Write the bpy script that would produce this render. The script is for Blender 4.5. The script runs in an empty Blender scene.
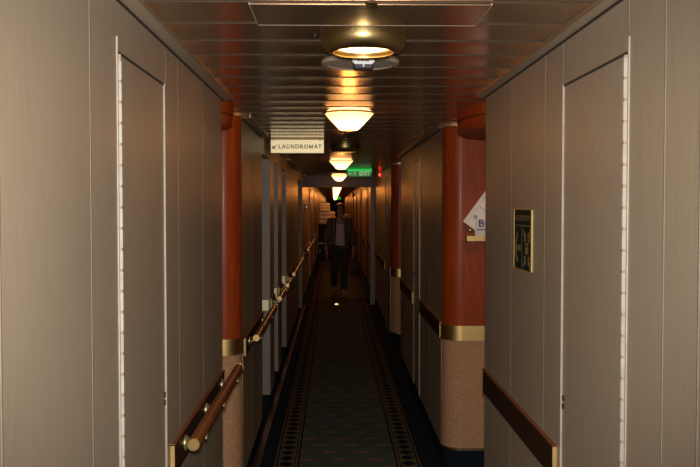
import bpy, bmesh, math, random
from mathutils import Vector, Matrix, Euler
random.seed(7)
S = bpy.context.scene
C = S.collection
PI = math.pi

# ------------------------------------------------------------------ setting sizes (metres)
XL, XR = -0.51, 0.6775          # the two corridor wall planes
CZ = 2.13                       # ceiling
CX = 0.085                      # middle of the corridor
YN = -2.4                       # wall behind the camera
YF = 62.0                       # far end
SK = 0.12                       # height of the carpet skirting

# ------------------------------------------------------------------ materials
def nt(name):
    m = bpy.data.materials.new(name)
    m.use_nodes = True
    n = m.node_tree
    return m, n, n.nodes['Principled BSDF']

def N(n, typ, **kw):
    d = n.nodes.new(typ)
    for k, v in kw.items():
        setattr(d, k, v)
    return d

def val(n, op, a, b=None, c=None):
    d = N(n, 'ShaderNodeMath', operation=op)
    for i, s in enumerate((a, b, c)):
        if s is None:
            continue
        if isinstance(s, (int, float)):
            d.inputs[i].default_value = s
        else:
            n.links.new(s, d.inputs[i])
    return d.outputs[0]

def mixc(n, fac, a, b):
    d = N(n, 'ShaderNodeMix', data_type='RGBA')
    for s, i in ((fac, 0), (a, 6), (b, 7)):
        if isinstance(s, (int, float)):
            d.inputs[i].default_value = s
        elif isinstance(s, tuple):
            d.inputs[i].default_value = (*s, 1)
        else:
            n.links.new(s, d.inputs[i])
    return d.outputs[2]

def noise(n, scale, stretch=(1, 1, 1), detail=3, coord='Object'):
    tc = N(n, 'ShaderNodeTexCoord')
    mp = N(n, 'ShaderNodeMapping')
    mp.inputs['Scale'].default_value = stretch
    n.links.new(tc.outputs[coord], mp.inputs['Vector'])
    t = N(n, 'ShaderNodeTexNoise')
    t.inputs['Scale'].default_value = scale
    t.inputs['Detail'].default_value = detail
    n.links.new(mp.outputs[0], t.inputs['Vector'])
    return t.outputs['Fac']

def ramp(n, fac, stops):
    r = N(n, 'ShaderNodeValToRGB')
    e = r.color_ramp.elements
    while len(e) < len(stops):
        e.new(0.5)
    for x, (p, c) in zip(e, stops):
        x.position = p
        x.color = (*c, 1)
    n.links.new(fac, r.inputs[0])
    return r.outputs[0]

def bump(n, bs, h, strength, dist=0.002):
    b = N(n, 'ShaderNodeBump')
    b.inputs['Strength'].default_value = strength
    b.inputs['Distance'].default_value = dist
    n.links.new(h, b.inputs['Height'])
    n.links.new(b.outputs[0], bs.inputs['Normal'])

def simple(name, col, rough=0.5, metal=0.0, var=0.12, scale=30, stretch=(1, 1, 1), bmp=0.0, spec=0.5):
    m, n, bs = nt(name)
    f = noise(n, scale, stretch)
    lo = tuple(c * (1 - var) for c in col)
    hi = tuple(min(1, c * (1 + var)) for c in col)
    n.links.new(ramp(n, f, [(0.3, lo), (0.7, hi)]), bs.inputs['Base Color'])
    bs.inputs['Roughness'].default_value = rough
    bs.inputs['Metallic'].default_value = metal
    bs.inputs['Specular IOR Level'].default_value = spec
    if bmp:
        bump(n, bs, f, bmp)
    return m

M = {}
def laminate(name, col, rough=0.42, spec=0.4):
    m, n, bs = nt(name)
    a = noise(n, 9, (26, 26, 1.2), 4)          # upright woven streaks
    b = noise(n, 120, (4, 4, 4), 2)            # fine weave
    f = val(n, 'ADD', val(n, 'MULTIPLY', a, 0.6), val(n, 'MULTIPLY', b, 0.4))
    n.links.new(ramp(n, f, [(0.3, tuple(c * 0.88 for c in col)), (0.7, tuple(c * 1.12 for c in col))]), bs.inputs['Base Color'])
    bs.inputs['Roughness'].default_value = rough
    bs.inputs['Specular IOR Level'].default_value = spec
    bump(n, bs, b, 0.08, 0.001)
    return m
M['lam'] = laminate('beige woven laminate', (0.36, 0.278, 0.19))
M['grey'] = laminate('cool grey laminate', (0.30, 0.245, 0.185), 0.5)
M['joint'] = simple('panel joint strip', (0.44, 0.36, 0.265), 0.5, 0.0)
M['gap'] = simple('dark joint gap', (0.03, 0.022, 0.016), 0.7)
M['frame'] = simple('dark painted frame', (0.13, 0.105, 0.085), 0.5)
M['seam'] = simple('dark plank joint', (0.065, 0.046, 0.031), 0.8, spec=0.05)
M['hinge'] = simple('pale hinge metal', (0.46, 0.40, 0.32), 0.45, 0.1)
M['trim'] = simple('ceiling edge trim', (0.44, 0.34, 0.235), 0.4, 0.0, 0.06)
M['trimedge'] = simple('trim lip', (0.50, 0.36, 0.21), 0.4, 0.6, 0.05)

def wood(name, lo, hi, rough=0.28):
    m, n, bs = nt(name)
    f = noise(n, 6, (6, 6, 0.7), 6)
    g = noise(n, 60, (3, 3, 0.15), 3)
    f = val(n, 'ADD', val(n, 'MULTIPLY', f, 0.65), val(n, 'MULTIPLY', g, 0.35))
    n.links.new(ramp(n, f, [(0.3, lo), (0.72, hi)]), bs.inputs['Base Color'])
    bs.inputs['Roughness'].default_value = rough
    bs.inputs['Coat Weight'].default_value = 0.02
    bs.inputs['Specular IOR Level'].default_value = 0.14
    bs.inputs['Coat Roughness'].default_value = 0.15
    return m
M['wood'] = wood('cherry veneer', (0.23, 0.031, 0.005), (0.39, 0.066, 0.010), 0.36)
M['rail'] = wood('dark varnished rail wood', (0.17, 0.045, 0.015), (0.29, 0.085, 0.028), 0.3)
M['dado'] = wood('dark brown dado board', (0.030, 0.014, 0.007), (0.05, 0.024, 0.012), 0.4)
M['brass'] = simple('brushed brass', (0.56, 0.37, 0.13), 0.40, 1.0, 0.08, 90, (1, 1, 14))
M['goldframe'] = simple('gold sign frame', (0.55, 0.36, 0.12), 0.5, 0.35)
M['bronze'] = simple('satin bronze', (0.36, 0.26, 0.11), 0.36, 1.0, 0.06, 60, (1, 1, 6))
M['brasspale'] = simple('pale brass', (0.78, 0.62, 0.32), 0.4, 0.85, 0.06)
M['cream'] = simple('cream end block', (0.70, 0.60, 0.38), 0.45, 0.8)
M['fabric'] = simple('pinkish beige wall carpet', (0.50, 0.265, 0.135), 0.9, 0, 0.18, 70, bmp=0.5, spec=0.1)
M['skirt'] = simple('dark blue skirting carpet', (0.009, 0.014, 0.019), 0.95, 0, 0.3, 160, bmp=0.3, spec=0.1)
M['bluecarpet'] = simple('dark blue carpet', (0.012, 0.020, 0.028), 0.95, 0, 0.35, 220, bmp=0.4, spec=0.1)
M['curb'] = simple('polished brown floor strip', (0.16, 0.065, 0.025), 0.22, 0.35, 0.3, 25, (1, 3, 1))
M['white'] = simple('white plastic', (0.80, 0.79, 0.76), 0.4, 0, 0.03)
M['grille'] = simple('grey speaker mesh', (0.42, 0.40, 0.37), 0.6, 0.2, 0.1, 300)
M['dark'] = simple('dark plastic', (0.015, 0.013, 0.012), 0.5)
M['chrome'] = simple('dull chrome', (0.62, 0.60, 0.56), 0.25, 1.0, 0.05)
M['signplate'] = simple('cream brass sign plate', (0.90, 0.77, 0.46), 0.46, 0.85, 0.04, 40)
M['signblue'] = simple('navy lettering', (0.010, 0.012, 0.06), 0.8, spec=0.1)
M['signgreen'] = simple('very dark green sign', (0.008, 0.018, 0.010), 0.7, spec=0.1)
M['signgold'] = simple('faded gold symbols', (0.20, 0.14, 0.058), 0.7, 0.0, spec=0.1)
M['paper'] = simple('white paper', (0.86, 0.80, 0.72), 0.7, 0, 0.03)
M['paper2'] = simple('translucent plastic sleeve', (0.66, 0.61, 0.55), 0.4, 0, 0.04)
M['inkblue'] = simple('blue ink', (0.04, 0.06, 0.24), 0.6)
M['inkgrey'] = simple('grey print', (0.36, 0.33, 0.32), 0.6)
M['endwall'] = simple('far bulkhead', (0.05, 0.03, 0.02), 0.6)
M['linen'] = simple('white linen', (0.78, 0.73, 0.64), 0.85, 0, 0.08, 20, bmp=0.3)
M['cartblack'] = simple('black cart cloth', (0.010, 0.009, 0.009), 0.8)
M['bag'] = simple('black bag cloth', (0.008, 0.008, 0.009), 0.8)
M['sack'] = simple('beige canvas', (0.50, 0.36, 0.24), 0.85)
M['skin'] = simple('skin', (0.42, 0.22, 0.13), 0.55)
M['hair'] = simple('dark hair', (0.012, 0.008, 0.006), 0.6)
M['tee'] = simple('white t-shirt cotton', (0.62, 0.52, 0.47), 0.85)
M['trousers'] = simple('dark olive trousers', (0.030, 0.028, 0.017), 0.85)
M['shoe'] = simple('brown shoes', (0.20, 0.10, 0.07), 0.5)
M['belldull'] = simple('dark red enamel', (0.22, 0.012, 0.01), 0.35)
M['sock'] = simple('light socks', (0.4, 0.34, 0.3), 0.85)

def shirtmat():
    m, n, bs = nt('striped shirt cloth')
    tc = N(n, 'ShaderNodeTexCoord')
    sp = N(n, 'ShaderNodeSeparateXYZ')
    n.links.new(tc.outputs['Object'], sp.inputs[0])
    s = val(n, 'FRACT', val(n, 'MULTIPLY', sp.outputs[0], 15))
    f = val(n, 'GREATER_THAN', s, 0.6)
    n.links.new(mixc(n, f, (0.17, 0.10, 0.06), (0.055, 0.04, 0.03)), bs.inputs['Base Color'])
    bs.inputs['Roughness'].default_value = 0.85
    return m
M['shirt'] = shirtmat()

def ceilmat():
    m, n, bs = nt('bronze ceiling plank metal')
    f = noise(n, 5, (1, 1, 1), 3)
    n.links.new(ramp(n, f, [(0.3, (0.53, 0.36, 0.215)), (0.7, (0.60, 0.41, 0.245))]), bs.inputs['Base Color'])
    bs.inputs['Metallic'].default_value = 0.85
    bs.inputs['Roughness'].default_value = 0.21
    return m
M['ceil'] = ceilmat()

def runnermat():
    m, n, bs = nt('patterned runner carpet')
    tc = N(n, 'ShaderNodeTexCoord')
    sp = N(n, 'ShaderNodeSeparateXYZ')
    n.links.new(tc.outputs['Object'], sp.inputs[0])
    x, y = sp.outputs[0], sp.outputs[1]
    u = val(n, 'ABSOLUTE', x)
    def band(a, b):
        return val(n, 'MULTIPLY', val(n, 'GREATER_THAN', u, a), val(n, 'LESS_THAN', u, b))
    nz = noise(n, 160, (1, 1, 1), 2)
    nw = noise(n, 26, (1, 2.2, 1), 3)
    # field: dark teal weave with small dull-orange dashes on a staggered lattice
    col = mixc(n, nz, (0.038, 0.058, 0.052), (0.125, 0.148, 0.112))
    row = val(n, 'MULTIPLY', y, 1 / 0.17)
    odd = val(n, 'MULTIPLY', val(n, 'MODULO', val(n, 'FLOOR', row), 3), 0.075)
    fx = val(n, 'SUBTRACT', val(n, 'FRACT', val(n, 'ADD', val(n, 'MULTIPLY', val(n, 'ADD', x, odd), 1 / 0.215), 20)), 0.5)
    fy = val(n, 'SUBTRACT', val(n, 'FRACT', row), 0.5)
    dash = val(n, 'ADD', val(n, 'MULTIPLY', val(n, 'ABSOLUTE', fx), 0.215 / 0.06), val(n, 'MULTIPLY', val(n, 'ABSOLUTE', fy), 0.17 / 0.036))
    dash = val(n, 'LESS_THAN', dash, 1.0)
    dash = val(n, 'MULTIPLY', dash, val(n, 'MULTIPLY', nz, 1.1))
    col = mixc(n, dash, col, (0.36, 0.16, 0.05))
    fleck = val(n, 'GREATER_THAN', nw, 0.60)
    col = mixc(n, val(n, 'MULTIPLY', fleck, 0.6), col, (0.028, 0.044, 0.046))
    # border: olive ground, chain of pointed navy ovals, gold lines, navy outer edge
    col = mixc(n, band(0.305, 0.48), col, (0.008, 0.012, 0.018))
    col = mixc(n, band(0.335, 0.440), col, (0.125, 0.10, 0.056))
    P = 0.125
    ex = val(n, 'MULTIPLY', val(n, 'ABSOLUTE', val(n, 'SUBTRACT', u, 0.3875)), 1 / 0.044)
    ey = val(n, 'MULTIPLY', val(n, 'ABSOLUTE', val(n, 'SUBTRACT', val(n, 'FRACT', val(n, 'MULTIPLY', y, 1 / P)), 0.5)), P / 0.052)
    ov = val(n, 'LESS_THAN', val(n, 'ADD', val(n, 'POWER', ex, 1.35), val(n, 'POWER', ey, 1.35)), 1.0)
    col = mixc(n, val(n, 'MULTIPLY', ov, band(0.335, 0.440)), col, (0.006, 0.010, 0.017))
    col = mixc(n, band(0.318, 0.328), col, (0.19, 0.11, 0.04))
    col = mixc(n, band(0.450, 0.462), col, (0.15, 0.085, 0.035))
    n.links.new(col, bs.inputs['Base Color'])
    bs.inputs['Roughness'].default_value = 0.95
    bs.inputs['Specular IOR Level'].default_value = 0.08
    bump(n, bs, nz, 0.4)
    return m
M['runner'] = runnermat()

def glow(name, col, strength, base=(0.8, 0.7, 0.5)):
    m, n, bs = nt(name)
    f = noise(n, 18, (1, 1, 1), 3)
    n.links.new(ramp(n, f, [(0.3, tuple(c * 0.93 for c in col)), (0.7, col)]), bs.inputs['Emission Color'])
    bs.inputs['Base Color'].default_value = (*base, 1)
    bs.inputs['Roughness'].default_value = 0.4
    bs.inputs['Emission Strength'].default_value = strength
    return m
WARM = (1.0, 0.42, 0.13)
M['diffuser'] = glow('lit frosted diffuser', (1.0, 0.55, 0.20), 15.0)
M['bulb'] = glow('warm bulb', (1.0, 0.74, 0.50), 120.0)
M['red'] = glow('red signal lamp', (1.0, 0.03, 0.015), 9.0, (0.5, 0.02, 0.02))
M['bluewhite'] = glow('small bluish indicator', (0.6, 0.7, 1.0), 1.2)
M['exitgreen'] = glow('lit green exit panel', (0.0, 0.5, 0.055), 0.22, (0.01, 0.30, 0.05))
M['exittop'] = glow('bright green lamp edge', (0.02, 0.85, 0.12), 0.6, (0.01, 0.30, 0.05))
M['exittext'] = glow('lit exit symbols', (0.55, 0.62, 0.36), 0.42, (0.6, 0.6, 0.4))
M['studglint'] = glow('floor stud glint', (1.0, 0.55, 0.22), 1.6)  # lamp glint on the brass floor stud, put in as emission

def shademat():
    m, n, bs = nt('alabaster glass shade')
    out = n.nodes['Material Output']
    f = noise(n, 14, (1, 1, 1), 4)
    col = ramp(n, f, [(0.3, (0.86, 0.70, 0.46)), (0.7, (0.95, 0.82, 0.60))])
    tr = N(n, 'ShaderNodeBsdfTranslucent')
    n.links.new(col, tr.inputs[0])
    df = N(n, 'ShaderNodeBsdfDiffuse')
    n.links.new(col, df.inputs[0])
    mx = N(n, 'ShaderNodeMixShader')
    mx.inputs[0].default_value = 0.35
    n.links.new(tr.outputs[0], mx.inputs[1])
    n.links.new(df.outputs[0], mx.inputs[2])
    em = N(n, 'ShaderNodeEmission')
    em.inputs[0].default_value = (1.0, 0.45, 0.12, 1)
    em.inputs[1].default_value = 0.9
    ad = N(n, 'ShaderNodeAddShader')
    n.links.new(mx.outputs[0], ad.inputs[0])
    n.links.new(em.outputs[0], ad.inputs[1])
    n.links.new(ad.outputs[0], out.inputs['Surface'])
    return m
M['shade'] = shademat()

# ------------------------------------------------------------------ mesh helpers
class B:
    def __init__(self):
        self.b = bmesh.new()
    def _fin(self, faces, mi):
        for f in faces:
            f.material_index = mi
    def box(self, x0, x1, y0, y1, z0, z1, mi=0, bev=0.0):
        g = bmesh.ops.create_cube(self.b, size=1.0)
        vs = g['verts']
        for v in vs:
            v.co = Vector(((x0 + x1) / 2 + v.co.x * (x1 - x0), (y0 + y1) / 2 + v.co.y * (y1 - y0), (z0 + z1) / 2 + v.co.z * (z1 - z0)))
        fs = {f for v in vs for f in v.link_faces}
        self._fin(fs, mi)
        if bev:
            es = list({e for f in fs for e in f.edges})
            r = bmesh.ops.bevel(self.b, geom=es, offset=bev, segments=2, affect='EDGES', profile=0.5)
            self._fin(r['faces'], mi)
        return self
    def prism(self, poly, a, b, axis='z', mi=0):
        def P(u, v, w):
            return {'z': (u, v, w), 'y': (u, w, v), 'x': (w, u, v)}[axis]
        lo = [self.b.verts.new(P(u, v, a)) for u, v in poly]
        hi = [self.b.verts.new(P(u, v, b)) for u, v in poly]
        fs = [self.b.faces.new(lo[::-1]), self.b.faces.new(hi)]
        n = len(poly)
        for i in range(n):
            fs.append(self.b.faces.new((lo[i], lo[(i + 1) % n], hi[(i + 1) % n], hi[i])))
        self._fin(fs, mi)
        return self
    def lathe(self, prof, c=(0, 0, 0), seg=40, mi=0, axis='z', caps=True):
        rings = []
        for r, h in prof:
            ring = []
            for k in range(seg):
                t = 2 * PI * k / seg
                a, b_ = r * math.cos(t), r * math.sin(t)
                co = {'z': (a, b_, h), 'y': (a, h, b_), 'x': (h, a, b_)}[axis]
                ring.append(self.b.verts.new(Vector(co) + Vector(c)))
            rings.append(ring)
        fs = []
        for p, q in zip(rings, rings[1:]):
            for k in range(seg):
                fs.append(self.b.faces.new((p[k], p[(k + 1) % seg], q[(k + 1) % seg], q[k])))
        if caps:
            fs.append(self.b.faces.new(rings[0][::-1]))
            fs.append(self.b.faces.new(rings[-1]))
        self._fin(fs, mi)
        return self
    def tube(self, pts, r, seg=10, mi=0):
        pts = [Vector(p) for p in pts]
        rings = []
        for i, p in enumerate(pts):
            d = (pts[min(i + 1, len(pts) - 1)] - pts[max(i - 1, 0)]).normalized()
            up = Vector((0, 0, 1)) if abs(d.z) < 0.9 else Vector((1, 0, 0))
            s = d.cross(up).normalized()
            t = s.cross(d)
            rings.append([self.b.verts.new(p + (s * math.cos(2 * PI * k / seg) + t * math.sin(2 * PI * k / seg)) * r) for k in range(seg)])
        fs = []
        for p, q in zip(rings, rings[1:]):
            for k in range(seg):
                fs.append(self.b.faces.new((p[k], p[(k + 1) % seg], q[(k + 1) % seg], q[k])))
        fs.append(self.b.faces.new(rings[0][::-1]))
        fs.append(self.b.faces.new(rings[-1]))
        self._fin(fs, mi)
        return self
    def build(self, name, mats, parent=None, smooth=False, local=False):
        bmesh.ops.recalc_face_normals(self.b, faces=self.b.faces[:])
        me = bpy.data.meshes.new(name)
        off = Vector((0, 0, 0))
        if parent is not None and not local:
            p = parent
            while p is not None:
                off += p.location
                p = p.parent
            bmesh.ops.translate(self.b, verts=self.b.verts[:], vec=-off)
        self.b.to_mesh(me)
        self.b.free()
        for m in (mats if isinstance(mats, (list, tuple)) else [mats]):
            me.materials.append(M[m])
        return link(name, me, parent, smooth)

def link(name, me, parent=None, smooth=False):
    o = bpy.data.objects.new(name, me)
    C.objects.link(o)
    if smooth:
        for p in me.polygons:
            p.use_smooth = True
        try:
            me.set_sharp_from_angle(angle=math.radians(38))
        except Exception:
            pass
    if parent is not None:
        o.parent = parent
    return o

def link_world(name, me, parent, smooth=False):
    off = Vector((0, 0, 0)); p = parent
    while p is not None:
        off += p.location; p = p.parent
    for v in me.vertices:
        v.co -= off
    return link(name, me, parent, smooth)

def tag(o, label, cat, group=None):
    o['label'] = label
    o['category'] = cat
    if group:
        o['group'] = group
    return o

def thing(name, label, cat, loc=(0, 0, 0), group=None):
    o = bpy.data.objects.new(name, None)
    o.empty_display_size = 0.05
    C.objects.link(o)
    o.location = loc
    return tag(o, label, cat, group)

def struct(o):
    o['kind'] = 'structure'
    return o

def dup(root, loc, label, group=None):
    r = root.copy()
    C.objects.link(r)
    r.location = loc
    r['label'] = label
    if group:
        r['group'] = group
    for ch in list(root.children):
        c = ch.copy()
        C.objects.link(c)
        c.parent = r
        for g in list(ch.children):
            d = g.copy()
            C.objects.link(d)
            d.parent = c
    return r

def text_mesh(txt, size, U, V, O, bold=0.0, align='CENTER', width=None):
    cu = bpy.data.curves.new('t', 'FONT')
    cu.body = txt
    cu.size = size
    cu.align_x = align
    cu.align_y = 'CENTER'
    cu.offset = bold
    o = bpy.data.objects.new('t', cu)
    C.objects.link(o)
    dg = bpy.context.evaluated_depsgraph_get()
    me = bpy.data.meshes.new_from_object(o.evaluated_get(dg))
    bpy.data.objects.remove(o)
    U, V, O = Vector(U), Vector(V), Vector(O)
    xs = [v.co.x for v in me.vertices]
    k = 1.0 if not width else width / max(1e-6, max(xs) - min(xs))
    for v in me.vertices:
        v.co = O + U * v.co.x * k + V * v.co.y
    me.materials.clear()
    return me

# ------------------------------------------------------------------ the setting: floor, ceiling
b = B()
b.box(-2.4, 2.4, YN - 0.1, YF + 0.1, -0.06, 0.0)
fl = struct(b.build('floor', 'bluecarpet'))

# ceiling: 250 mm metal planks across the corridor, each slightly dished with a lower near edge
b = B()
PW = 0.25
y0 = 2.145 - PW * 18
rng = random.Random(3)
while y0 < YF:
    tilt = rng.uniform(-0.003, 0.003)
    prof = []
    for k in range(9):
        t = PW * k / 8
        z = CZ - (0.050 / 0.24) * max(0.0, 0.12 - t) ** 2 + tilt * (t - PW / 2)
        prof.append((y0 + t, z))
    prof = [(y0, CZ + 0.02)] + prof + [(y0 + PW, CZ + 0.02)]
    va = [b.b.verts.new((-0.56, y, z)) for y, z in prof]
    vb = [b.b.verts.new((0.73, y, z)) for y, z in prof]
    for i in range(len(prof) - 1):
        f = b.b.faces.new((va[i], va[i + 1], vb[i + 1], vb[i]))
        f.material_index = 1 if i == 0 else 0
    y0 += PW
b.box(-2.4, 2.4, YN - 0.1, YF + 0.1, CZ + 0.022, CZ + 0.1)
ce = struct(b.build('ceiling', ['ceil', 'seam'], smooth=True))

# inspection hatch in the ceiling: thin bright seams round one plank
h = thing('ceiling_hatch', 'flush rectangular bronze hatch panel in the ceiling before the brass drum lamp', 'hatch', (0.09, 2.27, CZ))
b = B()
b.box(-0.205, 0.386, 2.150, 2.392, CZ - 0.0070, CZ - 0.0040)
b.build('hatch_panel', 'ceil', h)
b = B()
for x in (-0.2085, 0.3865):
    b.box(x, x + 0.003, 2.147, 2.396, CZ - 0.0074, CZ - 0.003)
b.box(-0.2085, 0.3895, 2.392, 2.396, CZ - 0.0074, CZ - 0.003)
b.build('hatch_seam', 'trim', h)

# ------------------------------------------------------------------ walls
TH = 0.10
def side_wall(name, side, pieces, joints=(), lintels=(), mats=('lam', 'joint', 'gap'), depth=TH):
    """one run of corridor wall; pieces = (y0, y1), lintels = (y0, y1, z)"""
    X = XL if side < 0 else XR
    b = B()
    for (a, c) in pieces:
        b.box(min(X, X + side * depth), max(X, X + side * depth), a, c, SK, CZ + 0.02)
    for (a, c, z) in lintels:
        b.box(min(X, X + side * depth), max(X, X + side * depth), a, c, z, CZ + 0.02)
    for (y, z0, z1) in joints:
        b.box(min(X, X - side * 0.0003), max(X, X - side * 0.0003), y - 0.0025, y + 0.0025, z0, z1, 1)
        b.box(min(X, X - side * 0.0003), max(X, X - side * 0.0003), y + 0.0025, y + 0.0045, z0, z1, 2)
    return struct(b.build(name, list(mats)))

def skirting(name, side, runs):
    X = (XL if side < 0 else XR) + side * 0.008
    b = B()
    for (a, c) in runs:
        b.box(min(X, X + side * 0.03), max(X, X + side * 0.03), a, c, 0.0, SK)
    return struct(b.build(name, 'skirt'))

def service_door(name, side, y0, y1, ztop, hinge_near=True, edge='joint'):
    """flush laminate service door: leaf, piano hinge, edge strips and a latch"""
    X = XL if side < 0 else XR
    i = side
    def bx(b, d0, d1, ya, yc, za, zc, mi=0):
        b.box(min(X + i * d0, X + i * d1), max(X + i * d0, X + i * d1), ya, yc, za, zc, mi)
    b = B()
    bx(b, 0.004, 0.04, y0 + 0.012, y1 - 0.004, SK + 0.01, ztop - 0.006)
    leaf = struct(b.build(name, 'lam'))
    b = B()
    yh = y0 if hinge_near else y1 - 0.012
    z = SK + 0.01
    while z < ztop - 0.02:                                  # knuckles of the piano hinge
        z2 = min(z + 0.047, ztop - 0.008)
        bx(b, -0.006, 0.006, yh + 0.001, yh + 0.011, z, z2 - 0.004)
        z += 0.05
    bx(b, -0.0045, 0.006, yh + 0.002, yh + 0.010, SK + 0.01, ztop - 0.008, 1)
    b.build('hinge', ['hinge', 'lam'], leaf)
    b = B()
    bx(b, -0.003, 0.01, yh - 0.022, yh - 0.016, SK, ztop + 0.03)
    ye = y1 - 0.003 if hinge_near else y0
    bx(b, -0.001, 0.02, ye + 0.001, ye + 0.006, SK, ztop)
    b.build('edge_strip', edge, leaf)
    b = B()
    bx(b, 0.002, 0.03, y0 + 0.004, y1, ztop - 0.006, ztop - 0.001)
    b.build('top_gap', 'gap', leaf)
    zl = 1.05
    yl = (y1 - 0.03) if hinge_near else y0 + 0.03
    lt = B()
    for dz in (-0.012, 0.012):
        lt.lathe([(0.008, X + i * 0.002), (0.008, X - i * 0.002)], (0, yl, zl + dz), 14, axis='x')
    lt.build('latch', 'dark', leaf)
    return leaf

# near walls
side_wall('wall_left', -1, [(YN, 2.068), (2.645, 3.96)],
          [(1.335, SK, CZ), (1.838, SK, CZ), (2.66, 1.995, CZ), (2.868, SK, CZ), (3.392, SK, CZ)],
          [(2.068, 2.645, 1.998)])
service_door('door_1', -1, 2.083, 2.645, 1.998)
side_wall('wall_right', 1, [(YN, 2.0), (2.575, 3.88)],
          [(1.60, SK, CZ), (1.775, SK, CZ), (2.0, 2.03, CZ), (2.575, 1.99, CZ), (2.79, SK, CZ), (3.315, SK, CZ)],
          [(2.0, 2.575, 1.988)])
service_door('door_2', 1, 2.013, 2.575, 1.988)
skirting('baseboard_left', -1, [(YN, 3.96)])
skirting('baseboard_right', 1, [(YN, 3.88)])

# return faces of the near walls into the two lobbies
b = B(); b.box(-2.3, XL - TH, 3.86, 3.96, SK, CZ); b.build('wall_left', 'wood'); 
b = B(); b.box(XR + TH, 2.3, 3.78, 3.88, SK, CZ); b.build('wall_right', 'wood')
for n_ in ('wall_left.001', 'wall_right.001'):
    struct(bpy.data.objects[n_])

# ceiling edge trims
tn = [0]
def edge_trim(side, y0, y1):
    tn[0] += 1
    X = XL if side < 0 else XR
    w = 0.045 if side < 0 else 0.036
    b = B()
    xa, xb = X, X - side * w
    b.prism([(xa, CZ + 0.01), (xa, CZ - 0.013), (xb, CZ - 0.009), (xb, CZ + 0.01)], y0, y1, 'y')
    xc = X - side * (w + 0.003)
    b.box(min(xb, xc), max(xb, xc), y0, y1, CZ - 0.012, CZ + 0.01, 1)
    b.box(min(X, X - side * 0.004), max(X, X - side * 0.004), y0, y1, CZ - 0.019, CZ - 0.013, 2)
    return struct(b.build('trim_%d' % tn[0], ['trim', 'trimedge', 'gap']))
edge_trim(-1, YN, 4.02)
edge_trim(1, YN, 3.93)

def shell_poly(side, yf, r, off, xfar, t, yend=None):
    """plan outline of a lobby front with a rounded corner towards the corridor"""
    X = XL if side < 0 else XR
    out = [(xfar, yf - off)]
    cx, cy = X + side * r, yf + r
    inn = []
    for k in range(13):
        a = PI / 2 * k / 12
        out.append((cx - side * (r + off) * math.sin(a), cy - (r + off) * math.cos(a)))
        inn.append((cx - side * (r + off - t) * math.sin(a), cy - (r + off - t) * math.cos(a)))
    if yend:
        out.append((X - side * off, yend))
        inn.append((X - side * (off - t), yend))
    return out + inn[::-1] + [(xfar, yf - off + t)]

def lobby_front(wall_name, side, yf, r, band_z):
    w = B()
    w.prism(shell_poly(side, yf, r, 0.0, side * 2.3, 0.03), band_z[1] - 0.01, CZ + 0.01)
    w.box(min(side * 1.15, side * 1.154), max(side * 1.15, side * 1.154), yf - 0.001, yf, band_z[1], CZ - 0.1, 0)
    root = struct(w.build(wall_name, 'wood', smooth=True))
    w = B()
    zb0, zb1 = band_z
    hgt = zb1 - zb0
    w.prism(shell_poly(side, yf, r, 0.006, side * 2.3, 0.03), zb0, zb1 - 0.012)
    w.prism(shell_poly(side, yf, r, 0.010, side * 2.3, 0.03), zb1 - 0.012, zb1)
    w.prism(shell_poly(side, yf, r, 0.009, side * 2.3, 0.03), zb0 - 0.006, zb0 + 0.012)
    w.prism(shell_poly(side, yf, r, 0.008, side * 2.3, 0.03), zb0 + hgt * 0.42, zb0 + hgt * 0.50)
    w.build('brass_band', 'brass', root, smooth=True)
    w = B()
    w.prism(shell_poly(side, yf, r, 0.0, side * 2.3, 0.03), SK + 0.008, zb0)
    w.build('carpet_panel', 'fabric', root, smooth=True)
    w = B()
    w.prism(shell_poly(side, yf, r, 0.004, side * 2.3, 0.03), SK - 0.004, SK + 0.010)
    X = XL if side < 0 else XR
    w.box(min(X, X - side * 0.004), max(X, X - side * 0.004), yf + r - 0.004, yf + r + 0.004, SK, zb0)
    w.build('brass_edge', 'bronze', root, smooth=True)
    w = B()
    w.prism(shell_poly(side, yf, r, -0.008, side * 2.3, 0.03), 0.0, SK - 0.002)
    w.build('skirting', 'skirt', root, smooth=True)
    # trim along the front at the ceiling
    tn[0] += 1
    w = B()
    w.prism(shell_poly(side, yf, r, 0.040, side * 2.3, 0.05, yf + r + 0.02), CZ - 0.010, CZ + 0.012)
    w.prism(shell_poly(side, yf, r, 0.043, side * 2.3, 0.004, yf + r + 0.02), CZ - 0.013, CZ + 0.012, mi=1)
    struct(w.build('trim_%d' % tn[0], ['trim', 'trimedge'], smooth=True))
    return root

lobby_front('wall_left', -1, 4.72, 0.10, (0.822, 0.905))
lobby_front('wall_right', 1, 5.33, 0.115, (0.805, 0.892))
lobby_front('wall_right', 1, 10.24, 0.10, (0.80, 0.89))
# lobby ends out to the sides
for sx, ya, yb in ((-1, 3.86, 4.8), (1, 3.78, 5.4), (1, 8.7, 10.3)):
    b = B()
    b.box(min(sx * 2.2, sx * 2.3), max(sx * 2.2, sx * 2.3), ya, yb, 0, CZ + 0.02)
    struct(b.build('wall_left' if sx < 0 else 'wall_right', 'wood'))

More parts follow.
